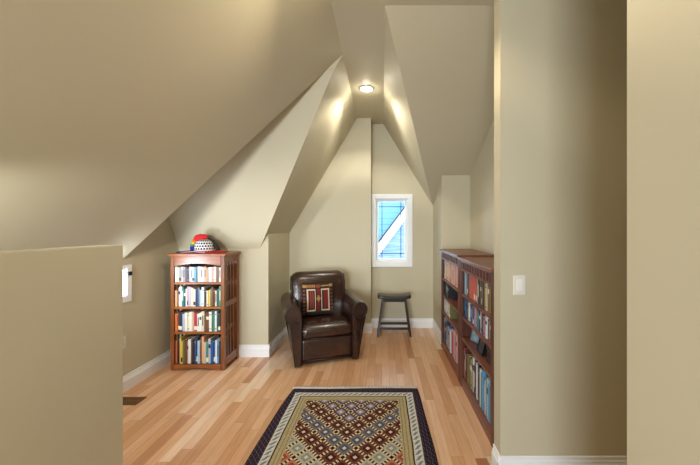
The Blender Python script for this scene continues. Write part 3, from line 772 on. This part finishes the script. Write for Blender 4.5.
# rainbow flap down the left side ending in a red lobe on top
cs = [BLU, BLU, GRN, YEL, ORG, RED]
m = MB(); P = [(-.112, -.03, .004), (-.118, -.03, .04), (-.116, -.03, .07), (-.110, -.03, .095), (-.100, -.03, .118), (-.085, -.03, .14), (-.06, -.03, .155)]
for i in range(6): m.tube([P[i], P[i+1]], [.024, .0245], 12, mi=min(i, 5), flat_=.8)
m.build('rainbow_flap', cs, ht)
m = MB(); m.tube([(-.098, -.02, .128), (-.07, -.02, .158), (-.03, -.02, .172), (.01, -.015, .176), (.04, -.01, .168)], [.024, .036, .034, .028, .014], 14); m.build('red_lobe', RED, ht)
m = MB(); m.tube([(.03, .01, .145), (.075, .015, .12), (.115, .02, .07), (.15, .02, .02)], [.02, .026, .026, .016], 12); m.build('dark_flap', DRK, ht)

# ------------------------------------------------------------------ outside: neighbouring house
def siding():
    m, nt, b = new_mat('blue_lap_siding'); g = G(nt)
    tc = nt.nodes.new('ShaderNodeTexCoord'); sp = nt.nodes.new('ShaderNodeSeparateXYZ'); nt.links.new(tc.outputs['Object'], sp.inputs[0])
    f = g.m('FRACT', g.m('MULTIPLY', sp.outputs[2], 6.5))
    nt.links.new(g.mix(g.m('LESS_THAN', f, .08), lin((132, 186, 222)), lin((96, 146, 188))), b.inputs['Base Color']); b.inputs['Roughness'].default_value = .7
    return m
hs = thing('neighbour_house', 'blue sided house with white diagonal roof trim seen through the far window', 'house', (0, 8.6, -3))
OUTT = flat('white_house_trim', (244, 246, 248), .6)
MB().box(-4, 4, 0, .2, 0, 8).build('wall', siding(), hs)
SH = wood('blue_shingle', (90, 125, 175), (150, 165, 200), axis='X', rough=.8, coat=0)
# lower gable on the right: its rake runs up to the right
def rk(x): return 3.72+(x+.2)*1.33
MB().prism([(-.6, -.02, 0), (3, -.02, 0), (3, -.02, rk(3)), (-.6, -.02, rk(-.6))], (0, -.5, 0)).build('gable', SH, hs)
m = MB(); m.prism([(-.6, -.54, rk(-.6)-.02), (3, -.54, rk(3)-.02), (3, -.54, rk(3)+.28), (-.6, -.54, rk(-.6)+.28)], (0, -.04, 0)); m.build('rake_board', OUTT, hs)
m = MB(); m.prism([(-.6, -.65, rk(-.6)+.28), (3, -.65, rk(3)+.28), (3, -.65, rk(3)+.33), (-.6, -.65, rk(-.6)+.33)], (0, .6, 0)); m.build('roof_edge', flat('dark_roofing', (52, 56, 66), .8), hs)

# ------------------------------------------------------------------ light
def area(name, loc, rot, sx, sy, power, col, spread=PI):
    L = bpy.data.lights.new(name, 'AREA'); L.shape = 'RECTANGLE'; L.size = sx; L.size_y = sy; L.energy = power; L.color = col; L.spread = spread
    o = bpy.data.objects.new(name, L); COL.objects.link(o); o.location = loc; o.rotation_euler = rot; return o
DAY = (.80, .90, 1.0)
def aim(v): return Vector(v).to_track_quat('-Z', 'Z').to_euler()
# added fill lamp, out of view in the low slope, turned towards the book nook
ey = thing('recessed_light', 'added unseen fill light in the low slope above the stair side of the half wall', 'ceiling light', (-1.85, .95, Lz(-1.85)))
ey.rotation_euler = (0, -math.atan(.929), 0)
MB().lathe([(.052, -.001), (.050, -.006), (.075, -.010), (.083, -.006), (.083, 0)], 32).build('trim_ring', TRIM, ey)
MB().lathe([(.0, -.0125), (.030, -.0123), (.046, -.0105), (.050, -.006)], 32).build('lens', CANLENS, ey)
L = bpy.data.lights.new('added_fill_spot', 'SPOT'); L.energy = 60; L.color = (1, .97, .90); L.spot_size = math.radians(64); L.spot_blend = .9; L.shadow_soft_size = .05
o = bpy.data.objects.new('added_fill_spot', L); COL.objects.link(o); o.location = (-1.81, .97, Lz(-1.85)-.06); o.rotation_euler = aim((-.02, .93, -.20))
area('daylight_left_window', (WL-.06, 2.80, (wz0+wz1)/2), aim((.70, .70, .02)), .40, .24, 13, DAY, 3.0)
area('added_light_stair_side', (WL-.06, .75, .94), aim((.28, .95, -.05)), .7, .36, 10, DAY, 1.6)  # added light shining through the unseen stair-side opening
area('added_light_rear', (-1.0, -3.12, 1.35), (PI/2, 0, 0), 1.3, 1.2, 56, (.86, .93, 1), 2.0)  # added fill light outside the invented rear opening
area('daylight_far_window', (.15, 5.2, 1.48), (-PI/2, 0, 0), .45, .9, 5, DAY)
w = bpy.data.worlds.new('sky'); S.world = w; w.use_nodes = True; nt = w.node_tree
bg = nt.nodes['Background']; bg.inputs[0].default_value = (.70, .86, 1.0, 1); bg.inputs[1].default_value = 3.8

# ------------------------------------------------------------------ camera
cd = bpy.data.cameras.new('camera'); cam = bpy.data.objects.new('camera', cd); COL.objects.link(cam)
cam.location = (0, 0, 1.5); cam.rotation_euler = (PI/2, 0, 0)
cd.sensor_width = 36; cd.lens = 36*325/700; cd.shift_x = -32/700; cd.shift_y = -3.5/700; cd.clip_start = .02
S.camera = cam
S.view_settings.view_transform = 'Standard'; S.view_settings.look = 'None'; S.view_settings.gamma = 1
S.view_settings.exposure = 0.33; S.view_settings.use_curve_mapping = False
